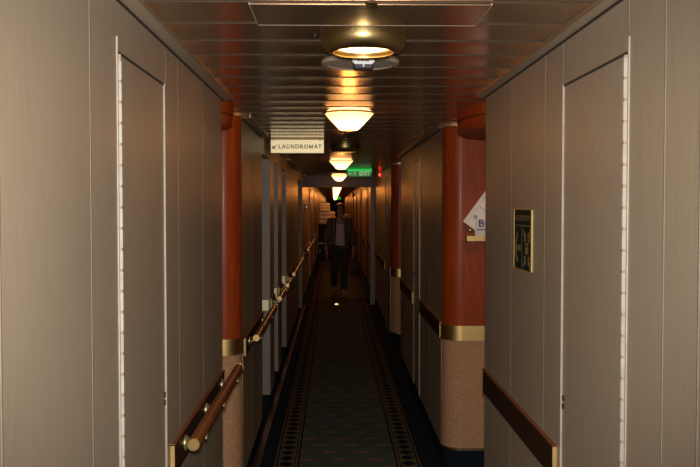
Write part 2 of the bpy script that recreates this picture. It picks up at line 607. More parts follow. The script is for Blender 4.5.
# --- left side beyond the lobby: runs of wall with door alcoves
AL = 0.34
sections = [(4.82, 6.16), (6.93, 7.40), (7.92, 8.48), (9.30, 12.25), (13.90, 14.35)]
far = []
yy = 14.35
while yy < YF - 4:
    far.append((yy, yy + 3.2)); yy += 4.2
allsec = sections + far[:]
b_l = []
dn = 3
def alcove_door(side, ya, yb):
    """cabin door set back in an alcove"""
    global dn
    X = XL if side < 0 else XR
    xb = X + side * AL
    b = B()
    b.box(min(xb, xb + side * 0.04), max(xb, xb + side * 0.04), ya, yb, 0.0, 2.0)
    d = struct(b.build('door_%d' % dn, 'wood')); dn += 1
    b = B()
    b.tube([(xb - side * 0.03, yb - 0.09, 1.0), (xb - side * 0.03, yb - 0.19, 1.0)], 0.009)
    b.lathe([(0.02, xb), (0.02, xb - side * 0.035)], (0, yb - 0.09, 1.0), 14, axis='x')
    b.build('door_handle', 'brass', d, smooth=True)
    return d

def left_run(a, c, first, jamb, grey=True):
    b = B()
    b.box(XL - AL, XL, a, c, SK, CZ + 0.02)
    if c - a > 1.0:
        y = a + 0.55
        while y < c - 0.2:
            b.box(XL, XL + 0.0003, y, y + 0.004, SK, CZ, 1)
            y += 0.55
    w = struct(b.build('wall_left', ['lam', 'joint']))
    s = B(); s.box(XL - AL, XL - 0.008, a + 0.006, c - 0.004, 0, SK)
    s.build('skirting', 'skirt', w)
    if jamb:
        j = B()
        j.box(XL - AL, XL - 0.001, a - 0.006, a, SK + 0.01, 2.0)
        j.build('jamb_panel', 'grey' if grey else 'lam', w)
        j = B()
        j.box(XL - 0.09, XL - 0.008, a - 0.022, a - 0.006, 0.795, 0.885, 0, 0.003)
        j.build('jamb_end_block', 'cream', w)
    return w
prev = None
for i, (a, c) in enumerate(allsec):
    if prev is not None and a - prev > 0.05:
        b = B(); b.box(XL - AL, XL, prev, a, 2.0, CZ + 0.02)
        struct(b.build('wall_left', 'lam'))
        if i != 4:
            alcove_door(-1, prev, a)
    left_run(a, c, i == 0, (i > 0 and a - (prev or a) > 0.05), i < 4)
    edge_trim(-1, a if i else a + 0.02, c) if i < 5 else None
    prev = c
b = B(); b.box(XL - AL, XL, prev, YF, 0.0, CZ + 0.02); struct(b.build('wall_left', 'lam'))
# door leaf folded into the left recess before the fire frame
b = B(); b.box(XL - 0.10, XL - 0.055, 12.27, 13.80, 0.02, 2.0); 
d = struct(b.build('door_%d' % dn, 'lam')); dn += 1
b = B(); b.box(XL - AL, XL - AL + 0.03, 12.25, 13.90, 0.0, 2.0); struct(b.build('wall_left', 'lam'))

# --- right side beyond the first lobby
side_wall('wall_right', 1, [(5.445, 6.83), (7.375, 8.80)], [(6.14, SK, CZ), (8.1, SK, CZ)], [(6.83, 7.375, 2.008)])
service_door('door_%d' % dn, 1, 6.843, 7.375, 2.008, True, 'lam'); dn += 1
b = B(); b.box(XR + TH, 2.3, 8.70, 8.80, 0, CZ); struct(b.build('wall_right', 'wood'))
skirting('baseboard_right', 1, [(5.445, 8.80)])
edge_trim(1, 5.46, 8.84)
side_wall('wall_right', 1, [(10.34, 10.75), (11.45, 14.30)], [(12.1, SK, CZ), (12.9, SK, CZ), (13.6, SK, CZ)], [(10.75, 11.45, 2.0)])
skirting('baseboard_right', 1, [(10.34, 14.3)])
edge_trim(1, 10.36, 14.3)
b = B(); b.box(XR + 0.004, XR + 0.04, 10.76, 11.44, 0.02, 1.995)
d = struct(b.build('door_%d' % dn, 'lam')); dn += 1
b = B()
for ya in (10.752, 11.44):
    b.box(XR - 0.004, XR + 0.04, ya, ya + 0.012, 0.02, 2.0)
b.build('edge_strip', 'dado', d)
b = B(); b.lathe([(0.038, XR + 0.004), (0.038, XR - 0.008)], (0, 0, 0), 24, axis='x')
for v in b.b.verts:
    v.co.z = v.co.z * 2.3 + 1.575
    v.co.y += 11.10
p = b.build('door_plaque', 'grille', d, smooth=True)
# far right wall with flush doors and panel joints
yj = [(14.9 + 0.78 * k, SK, CZ) for k in range(40)]
side_wall('wall_right', 1, [(14.40, YF)], yj)
skirting('baseboard_right', 1, [(14.40, YF)])
edge_trim(1, 14.40, YF)
edge_trim(-1, 14.40, YF)
# far right: cherry pilasters between cabin doors
pn = B()
b = B(); b.box(XL - AL, XR + TH, YF, YF + 0.1, 0, CZ); struct(b.build('wall_far', 'endwall'))
for k in range(7):
    y = 17.2 + 4.2 * k
    b = B(); b.box(XR - 0.012, XR + 0.01, y, y + 0.62, SK, 2.0)
    d = struct(b.build('door_%d' % dn, 'wood')); dn += 1
    b = B(); b.box(XR - 0.02, XR, y - 0.05, y, SK, 2.05); b.box(XR - 0.02, XR, y + 0.62, y + 0.67, SK, 2.05); b.box(XR - 0.02, XR, y, y + 0.62, 2.0, 2.05)
    b.build('door_frame', 'dado', d)
    b = B(); b.lathe([(0.022, XR - 0.012), (0.03, XR - 0.05), (0.02, XR - 0.065)], (0, y + 0.08, 1.0), 12, axis='x')
    b.build('door_handle', 'brass', d)

# wall behind the camera
b = B(); b.box(-2.3, 2.3, YN - 0.1, YN, 0, CZ)
struct(b.build('wall_back', 'lam'))

# left curb strip on the floor
b = B()
b.box(-0.505, -0.463, 4.9, 14.2, 0.0, 0.022, 0, 0.004)
struct(b.build('baseboard_left', 'curb'))

# ------------------------------------------------------------------ lobby soffits with a half-round end
def soffit(side, cy, ry, xtip, z0):
    def plan(s):
        pts = []
        cx = xtip + side * 0.45
        for k in range(25):
            a = -PI / 2 + PI * k / 24
            pts.append((cx - side * (0.45 - s) * math.cos(a), cy + (ry - s) * math.sin(a)))
        pts.append((side * 2.2, cy + ry - s)); pts.append((side * 2.2, cy - ry + s))
        return pts
    b = B()
    b.prism(plan(0.0), (z0 + CZ) / 2 + 0.006, CZ)
    b.prism(plan(0.012), (z0 + CZ) / 2, (z0 + CZ) / 2 + 0.006, mi=1)
    b.prism(plan(0.004), z0 + 0.012, (z0 + CZ) / 2)
    b.prism(plan(0.012), z0 + 0.004, z0 + 0.012)
    b.prism(plan(0.024), z0, z0 + 0.004)
    return struct(b.build('ceiling_soffit', ['wood', 'gap'], smooth=True))
sl = soffit(-1, 4.34, 0.36, -0.50, 2.02)
sr = soffit(1, 4.60, 0.68, 0.658, 2.02)

# downlight in the right-hand lobby soffit (washes the cherry wall above the holder)
def downlight(loc, label):
    t = thing('recessed_downlight', label, 'ceiling light', loc, 'recessed lights in the lobby soffits')
    b = B(); b.lathe([(0.055, 0.0), (0.055, -0.006), (0.040, -0.008), (0.040, 0.0)], loc, 28); b.build('trim_ring', 'brass', t, smooth=True)
    b = B(); b.lathe([(0.039, -0.001), (0.039, -0.004)], loc, 28); b.build('lens', 'diffuser', t, smooth=True)
    L = bpy.data.lights.new('downlight_beam', 'SPOT')
    L.energy = 7; L.color = (1, 0.55, 0.24); L.spot_size = math.radians(130); L.spot_blend = 0.8; L.shadow_soft_size = 0.04
    o = bpy.data.objects.new('beam', L); C.objects.link(o); o.parent = t; o.location = (0, 0, -0.012)
    return t
downlight((1.12, 4.95, 2.02), 'small recessed brass downlight in the half-round wooden soffit over the brochure holder')
downlight((-1.0, 4.36, 2.02), 'small recessed brass downlight in the wooden soffit across from the brochure holder')

# ------------------------------------------------------------------ dado boards on the right walls (no rail)
def dado(side, y0, y1, z0, z1):
    tn[0] += 1
    X = XL if side < 0 else XR
    i = -side
    b = B()
    def bx(d0, d1, ya, yb, za, zb, mi):
        b.box(min(X + i * d0, X + i * d1), max(X + i * d0, X + i * d1), ya, yb, za, zb, mi)
    bx(0, 0.012, y0 + 0.006, y1 - 0.006, z0, z1, 0)
    bx(0, 0.0125, y0, y0 + 0.004, z0 - 0.001, z1 + 0.002, 1)
    bx(0, 0.0125, y1 - 0.004, y1, z0 - 0.001, z1 + 0.002, 1)
    bx(0, 0.0135, y0, y1, z1, z1 + 0.004, 2)
    return struct(b.build('trim_%d' % tn[0], ['dado', 'goldframe', 'rail']))
dado(1, 2.615, 3.872, 0.80, 0.897)
dado(1, 5.46, 6.80, 0.80, 0.895)
dado(1, 7.40, 8.76, 0.80, 0.895)
dado(1, 11.48, 14.25, 0.80, 0.895)
dado(1, 10.36, 10.74, 0.80, 0.895)
for k in range(7):
    dado(1, 14.45 + 4.2 * k if k else 14.45, 17.1 + 4.2 * k, 0.80, 0.895)

# ------------------------------------------------------------------ handrails on the left
def handrail(y0, y1, by0, by1, nbr, label):
    xr, zr, rr = -0.43, 0.90, 0.0197
    t = thing('handrail', label, 'handrail', (XL, (y0 + y1) / 2, 0.80), 'wooden handrails on the left wall')
    b = B(); b.lathe([(rr, y0 + 0.006), (rr, y1 - 0.006)], (xr, 0, zr), 24, axis='y')
    rl = b.build('rail', 'rail', t, smooth=True)
    for ya, yb in ((y0, y0 + 0.012), (y1 - 0.012, y1)):
        b = B(); b.lathe([(rr * 0.92, ya), (rr * 1.06, ya + 0.003), (rr * 1.06, yb)] if ya == y0 else [(rr * 1.06, ya), (rr * 1.06, yb - 0.003), (rr * 0.92, yb)], (xr, 0, zr), 24, axis='y')
        b.build('end_cap', 'brass', rl, smooth=True)
    b = B()
    b.box(XL, XL + 0.012, by0 + 0.006, by1 - 0.006, 0.785, 0.882)
    b.box(XL, XL + 0.0135, by0, by1, 0.882, 0.886, 2)
    b.box(XL, XL + 0.0125, by0, by0 + 0.005, 0.784, 0.887, 1)
    b.box(XL, XL + 0.0125, by1 - 0.005, by1, 0.784, 0.887, 1)
    b.build('backing_board', ['dado', 'goldframe', 'rail'], t)
    for k in range(nbr):
        y = by0 + 0.20 + (by1 - by0 - 0.30) * k / max(1, nbr - 1) if nbr > 1 else (by0 + by1) / 2
        b = B()
        b.lathe([(0.026, XL + 0.010), (0.026, XL + 0.016), (0.018, XL + 0.024), (0.009, XL + 0.030)], (0, y, 0.838), 20, axis='x')
        b.tube([(XL + 0.02, y, 0.838), (xr - 0.012, y, 0.84), (xr, y, 0.852), (xr, y, zr - 0.01)], 0.0075, 10)
        b.build('bracket', 'brasspale', t, smooth=True)
    return t
handrail(2.645, 3.93, 2.70, 3.95, 3, 'long round wooden handrail with brass end cap beside the near flush door')
handrail(4.80, 6.33, 4.90, 6.14, 2, 'wooden handrail on the wall between the rounded cherry column and first grey jamb')
handrail(6.86, 7.55, 6.96, 7.39, 1, 'short wooden handrail just beyond the first grey jamb')
handrail(8.00, 8.52, 7.95, 8.47, 1, 'short wooden handrail just beyond the second grey jamb')
handrail(9.28, 12.10, 9.34, 12.20, 4, 'long wooden handrail beyond the third grey jamb, before the fire door frame')
handrail(14.5, 17.6, 14.46, 17.5, 4, 'wooden handrail beyond the fire door frame, before the linen cart')
handrail(18.6, 21.8, 18.62, 21.7, 3, 'farthest visible wooden handrail, ending near the linen cart')

# ------------------------------------------------------------------ ceiling lamps
def drum_lamp(loc, label):
    t = thing('drum_ceiling_lamp', label, 'ceiling lamp', (0, 0, 0), 'ceiling lamps along the corridor')
    b = B()
    prof = [(0.118, 0.004), (0.122, 0.0), (0.123, -0.016)]
    for k in range(1, 9):
        a = PI / 2 * k / 8
        prof.append((0.090 + 0.033 * math.cos(a), -0.016 - 0.040 * math.sin(a)))
    prof += [(0.087, -0.0555), (0.087, -0.050), (0.084, -0.046), (0.0835, -0.030)]
    b.lathe(prof, seg=64, caps=False)
    hs = b.build('housing', 'bronze', t, smooth=True, local=True)
    b = B()
    dp = [(0.0835, -0.036), (0.080, -0.040), (0.065, -0.0445), (0.04, -0.0475), (0.012, -0.0485)]
    b.lathe(dp, seg=48)
    b.build('diffuser', 'diffuser', t, smooth=True, local=True)
    for a in (-1.85, 0.2, 2.3):
        x, y = 0.1235 * math.cos(a), 0.1235 * math.sin(a)
        b = B(); b.lathe([(0.0025, -0.012), (0.0025, -0.008)], (x, y, 0), 8)
        b.build('fixing_screw', 'brasspale', hs, local=True)
    t.location = loc
    return t

def bowl_lamp(loc, label):
    t = thing('bowl_ceiling_lamp', label, 'ceiling lamp', (0, 0, 0), 'ceiling lamps along the corridor')
    b = B()
    b.lathe([(0.126, -0.0165), (0.137, -0.0180), (0.139, -0.020), (0.136, -0.0235), (0.122, -0.0245), (0.118, -0.020), (0.126, -0.0165)], seg=56, caps=False)
    b.build('rim', 'brass', t, smooth=True, local=True)
    b = B()
    b.lathe([(0.102, 0.0), (0.104, -0.003), (0.128, -0.0175)], seg=56, caps=False)
    b.build('glass_collar', 'shade', t, smooth=True, local=True)
    b = B()
    b.lathe([(0.123, -0.024), (0.121, -0.030), (0.103, -0.050), (0.082, -0.072), (0.060, -0.094), (0.048, -0.105), (0.043, -0.108), (0.020, -0.109)], seg=56, caps=False)
    sh = b.build('shade', 'shade', t, smooth=True, local=True)
    b = B()
    b.lathe([(0.028, -0.109), (0.028, -0.112), (0.016, -0.114), (0.004, -0.116)], seg=24)
    b.build('finial', 'brass', sh, smooth=True, local=True)
    b = B()
    b.lathe([(0.004, -0.040), (0.014, -0.046), (0.020, -0.056), (0.020, -0.066), (0.012, -0.078), (0.004, -0.082)], seg=20)
    b.build('bulb', 'bulb', t, smooth=True, local=True)
    L = bpy.data.lights.new('bowl_light', 'POINT')
    L.energy = 1.25; L.color = (1.0, 0.32, 0.06); L.shadow_soft_size = 0.035
    o = bpy.data.objects.new('lamp_light', L); C.objects.link(o); o.parent = t; o.location = (0, 0, -0.155)
    t.location = loc
    return t

drum0 = drum_lamp((CX, 2.53, CZ - 0.002), 'bronze drum ceiling lamp with lit round opening, largest and nearest in the row')
bowl0 = bowl_lamp((0.078, 4.49, CZ - 0.002), 'glowing alabaster glass bowl lamp hanging just beyond the round ceiling speaker')
dup(drum0, (0.09, 7.15, CZ - 0.002), 'bronze drum ceiling lamp beyond the laundromat sign, between two glowing bowls')
dup(bowl0, (0.075, 9.2, CZ - 0.002), 'glowing alabaster bowl lamp hanging just left of the green exit sign')
dup(drum0, (0.08, 11.75, CZ - 0.002), 'small drum ceiling lamp right before the fire door frame')
dup(bowl0, (0.08, 13.6, CZ - 0.002), 'bowl lamp tucked up behind the last drum lamp at the fire door frame')
ordn = ['first', 'second', 'third', 'fourth', 'fifth', 'sixth', 'seventh', 'eighth', 'ninth', 'tenth', 'eleventh', 'twelfth', 'thirteenth', 'fourteenth', 'fifteenth', 'sixteenth']
bright = [c_ for c_ in bowl0.children if c_.type == 'LIGHT'][0].data.copy()
bright.energy = 6.5
for k in range(14):
    r_ = dup(bowl0, (0.08, 15.9 + 2.3 * k + 0.05 * k * k, CZ - 0.002), 'glowing bowl lamp, %s of the bright row beyond the fire door frame' % ordn[k])
    for c_ in r_.children:
        if c_.type == 'LIGHT':
            c_.data = bright

# ------------------------------------------------------------------ ceiling fittings
sp_ = thing('ceiling_speaker', 'flat round grey ceiling speaker right behind the nearest drum lamp', 'speaker', (0.092, 3.05, CZ))
b = B(); b.lathe([(0.136, 0.0), (0.134, -0.007), (0.124, -0.0105), (0.114, -0.009), (0.112, -0.004)], (0.092, 3.05, CZ), 56, caps=False)
b.build('ring', 'trim', sp_, smooth=True)
b = B(); b.lathe([(0.112, -0.003), (0.112, -0.006), (0.03, -0.008)], (0.092, 3.05, CZ), 48)
b.build('grille', 'grille', sp_, smooth=True)

sd = thing('smoke_detector', 'small white detector box with dark underside between drum lamp and round speaker', 'smoke detector', (0.098, 2.90, CZ))
b = B()
o = (0.098, 2.90)
poly = [(o[0] - 0.038, CZ - 0.012), (o[0] + 0.038, CZ - 0.012), (o[0] + 0.030, CZ - 0.031), (o[0] - 0.030, CZ - 0.031)]
b.prism(poly, 2.888, 2.898, 'y')
b.prism([(o[0] - 0.003, CZ - 0.028), (o[0] + 0.003, CZ - 0.028), (o[0] + 0.002, CZ - 0.041), (o[0] - 0.002, CZ - 0.041)], 2.884, 2.890, 'y')
b.build('front_plate', 'white', sd)
b = B(); b.box(o[0] - 0.033, o[0] + 0.033, 2.898, 2.95, CZ - 0.046, CZ - 0.011, 0, 0.006)
b.build('sensor_body', 'dark', sd)
b = B(); b.box(o[0] - 0.036, o[0] + 0.036, 2.896, 2.912, CZ - 0.024, CZ)
b.build('bracket', 'white', sd)
b = B()
for k, (u, w) in enumerate(((-0.018, 0.003), (-0.013, 0.002), (-0.007, 0.004), (0.0, 0.003), (0.007, 0.005), (0.014, 0.003))):
    b.box(o[0] + u, o[0] + u + w, 2.8872, 2.8885, CZ - 0.023, CZ - 0.015)
b.build('printed_mark', 'dark', sd)

sk = thing('sprinkler_head', 'small pendent sprinkler head with brass deflector at top edge of the picture', 'sprinkler', (0.083, 1.93, CZ))
so = (0.083, 1.93, CZ)
b = B(); b.lathe([(0.030, 0.0), (0.030, -0.003), (0.013, -0.009), (0.008, -0.012)], so, 28); b.build('ceiling_plate', 'chrome', sk, smooth=True)
b = B(); b.lathe([(0.006, -0.010), (0.006, -0.022)], so, 14)
b.tube([(so[0] - 0.005, so[1], CZ - 0.02), (so[0] - 0.012, so[1], CZ - 0.034), (so[0] - 0.004, so[1], CZ - 0.052)], 0.002)
b.tube([(so[0] + 0.005, so[1], CZ - 0.02), (so[0] + 0.012, so[1], CZ - 0.034), (so[0] + 0.004, so[1], CZ - 0.052)], 0.002)
b.build('frame', 'chrome', sk, smooth=True)
b = B(); b.lathe([(0.0025, -0.022), (0.003, -0.035), (0.0025, -0.050)], so, 12); b.build('glass_bulb', 'belldull', sk, smooth=True)
b = B(); b.lathe([(0.006, -0.050), (0.013, -0.054), (0.0135, -0.056), (0.004, -0.057)], so, 24); b.build('deflector', 'bronze', sk, smooth=True)

# tiny black blank plugs in the ceiling
b = B(); b.lathe([(0.006, CZ - 0.001), (0.005, CZ - 0.005)], (-0.055, 2.56, 0), 12)
tag(b.build('ceiling_screw', 'dark', smooth=True), 'tiny black screw head on ceiling plank left of the nearest drum lamp', 'screw')

# ------------------------------------------------------------------ LAUNDROMAT sign
SY = 6.52
sg = thing('hanging_sign', 'cream rectangular sign with navy LAUNDROMAT lettering hanging under the ceiling', 'sign', (-0.2735, SY, CZ - 0.105))
b = B(); b.box(-0.472, -0.075, SY, SY + 0.012, CZ - 0.105, CZ - 0.004, 0, 0.001)
sgp = b.build('sign_plate', 'signplate', sg)
def stroke(b, x0, z0, x1, z1, w, y0, y1):
    d = Vector((x1 - x0, z1 - z0)); n_ = Vector((-d.y, d.x)).normalized() * w / 2
    b.prism([(x0 + n_.x, z0 + n_.y), (x0 - n_.x, z0 - n_.y), (x1 - n_.x, z1 - n_.y), (x1 + n_.x, z1 + n_.y)], y0, y1, 'y')
K, T = 0.20, 0.12      # thick and thin stems
def arc(cx, cz, rx, rz, a0, a1, wx, n=10):
    out = []
    for k in range(n):
        s, t = a0 + (a1 - a0) * k / n, a0 + (a1 - a0) * (k + 1) / n
        m_ = (s + t) / 2
        out.append((cx + rx * math.cos(s), cz + rz * math.sin(s), cx + rx * math.cos(t), cz + rz * math.sin(t), T + (wx - T) * abs(math.cos(m_))))
    return out
def ser(x, z):
    return [(x - 0.13, z, x + 0.13, z, 0.06)]
G = {
 'L': (0.62, [(0.15, 0, 0.15, 1, K), (0.05, 0.03, 0.58, 0.03, T), (0.58, 0.0, 0.60, 0.25, T)] + ser(0.15, 0.97)),
 'A': (0.86, [(0.08, 0, 0.42, 1, T), (0.42, 1, 0.76, 0, K), (0.22, 0.36, 0.64, 0.36, T)] + ser(0.08, 0.03) + ser(0.76, 0.03)),
 'U': (0.84, [(0.17, 0.3, 0.17, 1, K), (0.68, 0.3, 0.68, 1, T)] + arc(0.425, 0.3, 0.255, 0.28, PI, 2 * PI, K) + ser(0.17, 0.97) + ser(0.68, 0.97)),
 'N': (0.90, [(0.14, 0, 0.14, 1, T), (0.14, 1, 0.76, 0, K), (0.76, 0, 0.76, 1, T)] + ser(0.14, 0.03) + ser(0.76, 0.97) + ser(0.10, 0.97)),
 'D': (0.86, [(0.15, 0, 0.15, 1, K), (0.05, 0.97, 0.42, 0.97, T), (0.05, 0.03, 0.42, 0.03, T)] + arc(0.40, 0.5, 0.36, 0.47, -PI / 2, PI / 2, K)),
 'R': (0.82, [(0.15, 0, 0.15, 1, K), (0.05, 0.97, 0.40, 0.97, T), (0.15, 0.48, 0.40, 0.48, T), (0.36, 0.48, 0.76, 0.02, K)] + arc(0.38, 0.725, 0.24, 0.245, -PI / 2, PI / 2, K) + ser(0.15, 0.03)),
 'O': (0.94, arc(0.46, 0.5, 0.37, 0.47, 0, 2 * PI, K, 20)),
 'M': (1.04, [(0.13, 0, 0.17, 1, T), (0.17, 1, 0.50, 0.05, K), (0.50, 0.05, 0.84, 1, T), (0.84, 1, 0.88, 0, K)] + ser(0.13, 0.03) + ser(0.88, 0.03)),
 'T': (0.76, [(0.37, 0, 0.37, 1, K), (0.04, 0.97, 0.70, 0.97, T), (0.05, 0.97, 0.04, 0.75, T), (0.69, 0.97, 0.70, 0.75, T)] + ser(0.37, 0.03)),
}
word = 'LAUNDROMAT'
tot = sum(G[c][0] + 0.16 for c in word) - 0.16
x_a, x_b, zc, hh = -0.415, -0.092, CZ - 0.0705, 0.029
sx = (x_b - x_a) / tot
b = B(); x = x_a
for c in word:
    wd_, st = G[c]
    for (u0, v0, u1, v1, w) in st:
        stroke(b, x + u0 * sx, zc + v0 * hh, x + u1 * sx, zc + v1 * hh, w * (sx + hh) / 2, SY - 0.0015, SY + 0.002)
    x += (wd_ + 0.16) * sx
b.build('lettering', 'signblue', sgp)
b = B()
stroke(b, -0.432, zc + 0.024, -0.455, zc + 0.002, 0.006, SY - 0.0015, SY + 0.002)
stroke(b, -0.456, zc - 0.001, -0.456, zc + 0.019, 0.006, SY - 0.0015, SY + 0.002)
stroke(b, -0.459, zc + 0.001, -0.437, zc + 0.001, 0.006, SY - 0.0015, SY + 0.002)
b.build('arrow', 'signblue', sgp)
for xx in (-0.452, -0.104):
    b = B(); b.lathe([(0.0045, SY + 0.002), (0.004, SY - 0.002)], (xx, 0, CZ - 0.010), 12, axis='y')
    b.build('fixing_screw', 'dark', sgp)

# ------------------------------------------------------------------ EXIT sign
EY = 11.5
ex = thing('exit_sign', 'green lit EXIT sign with rounded lower corners under the ceiling', 'exit sign', (0.335, EY, CZ - 0.112))
x0, x1, z0, z1 = 0.168, 0.502, CZ - 0.112, CZ - 0.002
def rpoly(x0, x1, z0, z1, r):
    pts = [(x0, z1), (x0 + 0.0, z0 + r)]
    for k in range(1, 9):
        a = PI + PI / 2 * k / 8
        pts.append((x0 + r + r * math.cos(a), z0 + r + r * math.sin(a)))
    for k in range(0, 9):
        a = 1.5 * PI + PI / 2 * k / 8
        pts.append((x1 - r + r * math.cos(a), z0 + r + r * math.sin(a)))
    return pts + [(x1, z1)]
b = B(); b.prism(rpoly(x0, x1, z0, z1, 0.045), EY, EY + 0.03, 'y'); exp = b.build('sign_panel', 'exitgreen', ex)
b = B(); b.box(x0 + 0.012, x1 - 0.004, EY - 0.005, EY + 0.033, z1 - 0.042, z1 - 0.008, 0, 0.004); b.build('lamp_strip', 'exittop', ex)
me = text_mesh('EXIT', 0.066, (1, 0, 0), (0, 0, 1), (0.405, EY - 0.003, z0 + 0.038), 0.004, width=0.15)
me.materials.append(M['exittext']); link_world('lettering', me, exp)
b = B()
stroke(b, 0.195, z0 + 0.038, 0.242, z0 + 0.038, 0.009, EY - 0.003, EY)
stroke(b, 0.195, z0 + 0.038, 0.215, z0 + 0.060, 0.009, EY - 0.003, EY)
stroke(b, 0.195, z0 + 0.038, 0.215, z0 + 0.016, 0.009, EY - 0.003, EY)
b.build('arrow', 'exittext', exp)
b = B()
b.lathe([(0.007, EY - 0.003), (0.007, EY)], (0.280, 0, z0 + 0.062), 12, axis='y')
for q in ((0.277, 0.054, 0.272, 0.034, 0.011), (0.272, 0.034, 0.258, 0.020, 0.007), (0.258, 0.020, 0.250, 0.021, 0.006), (0.272, 0.034, 0.287, 0.026, 0.007),
          (0.287, 0.026, 0.284, 0.012, 0.007), (0.277, 0.052, 0.262, 0.045, 0.005), (0.278, 0.050, 0.293, 0.041, 0.005)):
    stroke(b, q[0], z0 + q[1], q[2], z0 + q[3], q[4], EY - 0.003, EY)
b.build('running_figure', 'exittext', exp)

# ------------------------------------------------------------------ red indicator lamp, far indicators, bell
def red_lamp(loc, label):
    t = thing('red_indicator_lamp', label, 'indicator lamp', loc)
    b = B(); b.lathe([(0.030, 0), (0.030, -0.012), (0.026, -0.016)], loc, 20, axis='x'); b.build('base', 'dark', t, smooth=True)
    b = B(); b.lathe([(0.022, -0.016), (0.020, -0.030), (0.012, -0.040), (0.003, -0.043)], loc, 20, axis='x'); b.build('lens', 'red', t, smooth=True)
    return t
red_lamp((XR, 12.4, 2.075), 'small glowing red lamp high on the right wall beside the exit sign')
red_lamp((XR, 44.0, 2.05), 'tiny distant red lamp high on the far right wall')
bl = thing('alarm_bell', 'dark red round alarm bell high on the right wall beyond the fire door frame', 'alarm bell', (XR, 28.5, 2.0))
b = B(); b.lathe([(0.05, XR), (0.05, XR - 0.02)], (0, 28.5, 2.0), 20, axis='x'); b.build('back_box', 'dark', bl, smooth=True)
b = B(); b.lathe([(0.02, XR - 0.02), (0.11, XR - 0.025), (0.115, XR - 0.05), (0.09, XR - 0.08), (0.03, XR - 0.095)], (0, 28.5, 2.0), 28, axis='x'); b.build('gong', 'belldull', bl, smooth=True)
ex2 = thing('exit_sign', 'tiny distant green exit sign at the far end above the person', 'exit sign', (0.24, 44.0, 1.95))
b = B(); b.box(0.12, 0.36, 44.0, 44.03, 1.96, 2.10, 0, 0.01); b.build('sign_panel', 'exitgreen', ex2)

wi = thing('wall_indicator', 'small dark switch plate with bluish light on the left wall beyond the fire door frame', 'switch', (XL, 15.3, 1.6))
b = B(); b.box(XL, XL + 0.02, 15.26, 15.36, 1.54, 1.66, 0, 0.003); b.build('plate', 'dark', wi)
b = B(); b.lathe([(0.014, XL + 0.02), (0.012, XL + 0.03)], (0, 15.31, 1.615), 14, axis='x'); b.build('light', 'bluewhite', wi, smooth=True)

# ------------------------------------------------------------------ fire door frame
b = B()
b.box(XL, XR, 14.30, 14.40, 1.94, 2.07)
b.box(XL, XR, 14.33, 14.40, 2.07, CZ + 0.02)
ff = struct(b.build('fire_door_frame', 'frame'))
b = B(); b.box(0.598, 0.662, 14.30, 14.40, 0.0, 1.94); b.box(0.662, XR, 14.33, 14.40, 0.0, 1.94)
b.build('post', 'grey', ff)
b = B(); b.box(XL - 0.055, XL + 0.004, 13.86, 13.895, 0.0, 1.995)
b.build('post', 'grey', ff)
th = thing('door_threshold', 'dark threshold strip with a tiny stud with a painted glint crossing the carpet at the fire door frame', 'threshold', (CX, 14.3, 0.0))
b = B(); b.box(XL + 0.06, XR - 0.005, 14.24, 14.36, 0.0, 0.007, 0, 0.002); b.build('strip', 'gap', th)
b = B(); b.lathe([(0.030, 0.007), (0.029, 0.014), (0.024, 0.022), (0.014, 0.029), (0.004, 0.031)], (0.04, 14.27, 0), 20); b.build('glint_stud', 'studglint', th, smooth=True)  # domed brass stud; its reflected glint is painted with a glowing colour

# ------------------------------------------------------------------ muster sign on the right wall
ms = thing('safety_sign', 'dark green muster sign in brass frame on the near right wall', 'sign', (XR, 3.10, 1.40))
ya, yb, za, zb = 2.954, 3.247, 1.397, 1.622       # near edge, far edge
b = B()
b.box(XR - 0.003, XR, ya + 0.004, yb - 0.004, za + 0.004, zb - 0.004); msp = b.build('panel', 'signgreen', ms)
b = B()
for (p, q, r, s) in ((ya, ya + 0.010, za, zb), (yb - 0.008, yb, za, zb)):
    b.box(XR - 0.0048, XR, p, q, r, s)
b.box(XR - 0.0044, XR, ya, yb, za, za + 0.006); b.box(XR - 0.0044, XR, ya, yb, zb - 0.006, zb)
b.build('frame', 'goldframe', ms)
b = B(); zl = zb - 0.062
b.box(XR - 0.0038, XR - 0.0025, ya + 0.01, yb - 0.01, zl - 0.002, zl + 0.002)
ymid = (ya + yb) / 2 + 0.01
b.box(XR - 0.0036, XR - 0.0025, ymid - 0.0008, ymid + 0.0008, za + 0.01, zl)
b.build('rule', 'signgold', msp)
me = text_mesh('MUSTER STATION', 0.026, (0, -1, 0), (0, 0, 1), (XR - 0.0037, (ya + yb) / 2, zb - 0.036), 0.0012, width=0.225)
me.materials.append(M['signgold']); link_world('lettering', me, msp)
def stx(b, ly0, lz0, ly1, lz1, w):            # stroke on the right wall, y and z in metres
    d = Vector((ly1 - ly0, lz1 - lz0)); n_ = Vector((-d.y, d.x)).normalized() * w / 2
    b.prism([(ly0 + n_.x, lz0 + n_.y), (ly0 - n_.x, lz0 - n_.y), (ly1 - n_.x, lz1 - n_.y), (ly1 + n_.x, lz1 + n_.y)], XR - 0.0038, XR - 0.0025, 'x')
zc_ = (za + zl) / 2
b = B()
yc_ = (ymid + yb) / 2
stx(b, yc_ - 0.045, zc_, yc_ + 0.03, zc_, 0.022)
stx(b, yc_ + 0.05, zc_, yc_ + 0.005, zc_ + 0.052, 0.018)
stx(b, yc_ + 0.05, zc_, yc_ + 0.005, zc_ - 0.052, 0.018)
b.build('arrow', 'signgold', msp)
b = B(); yc_ = (ymid + ya) / 2
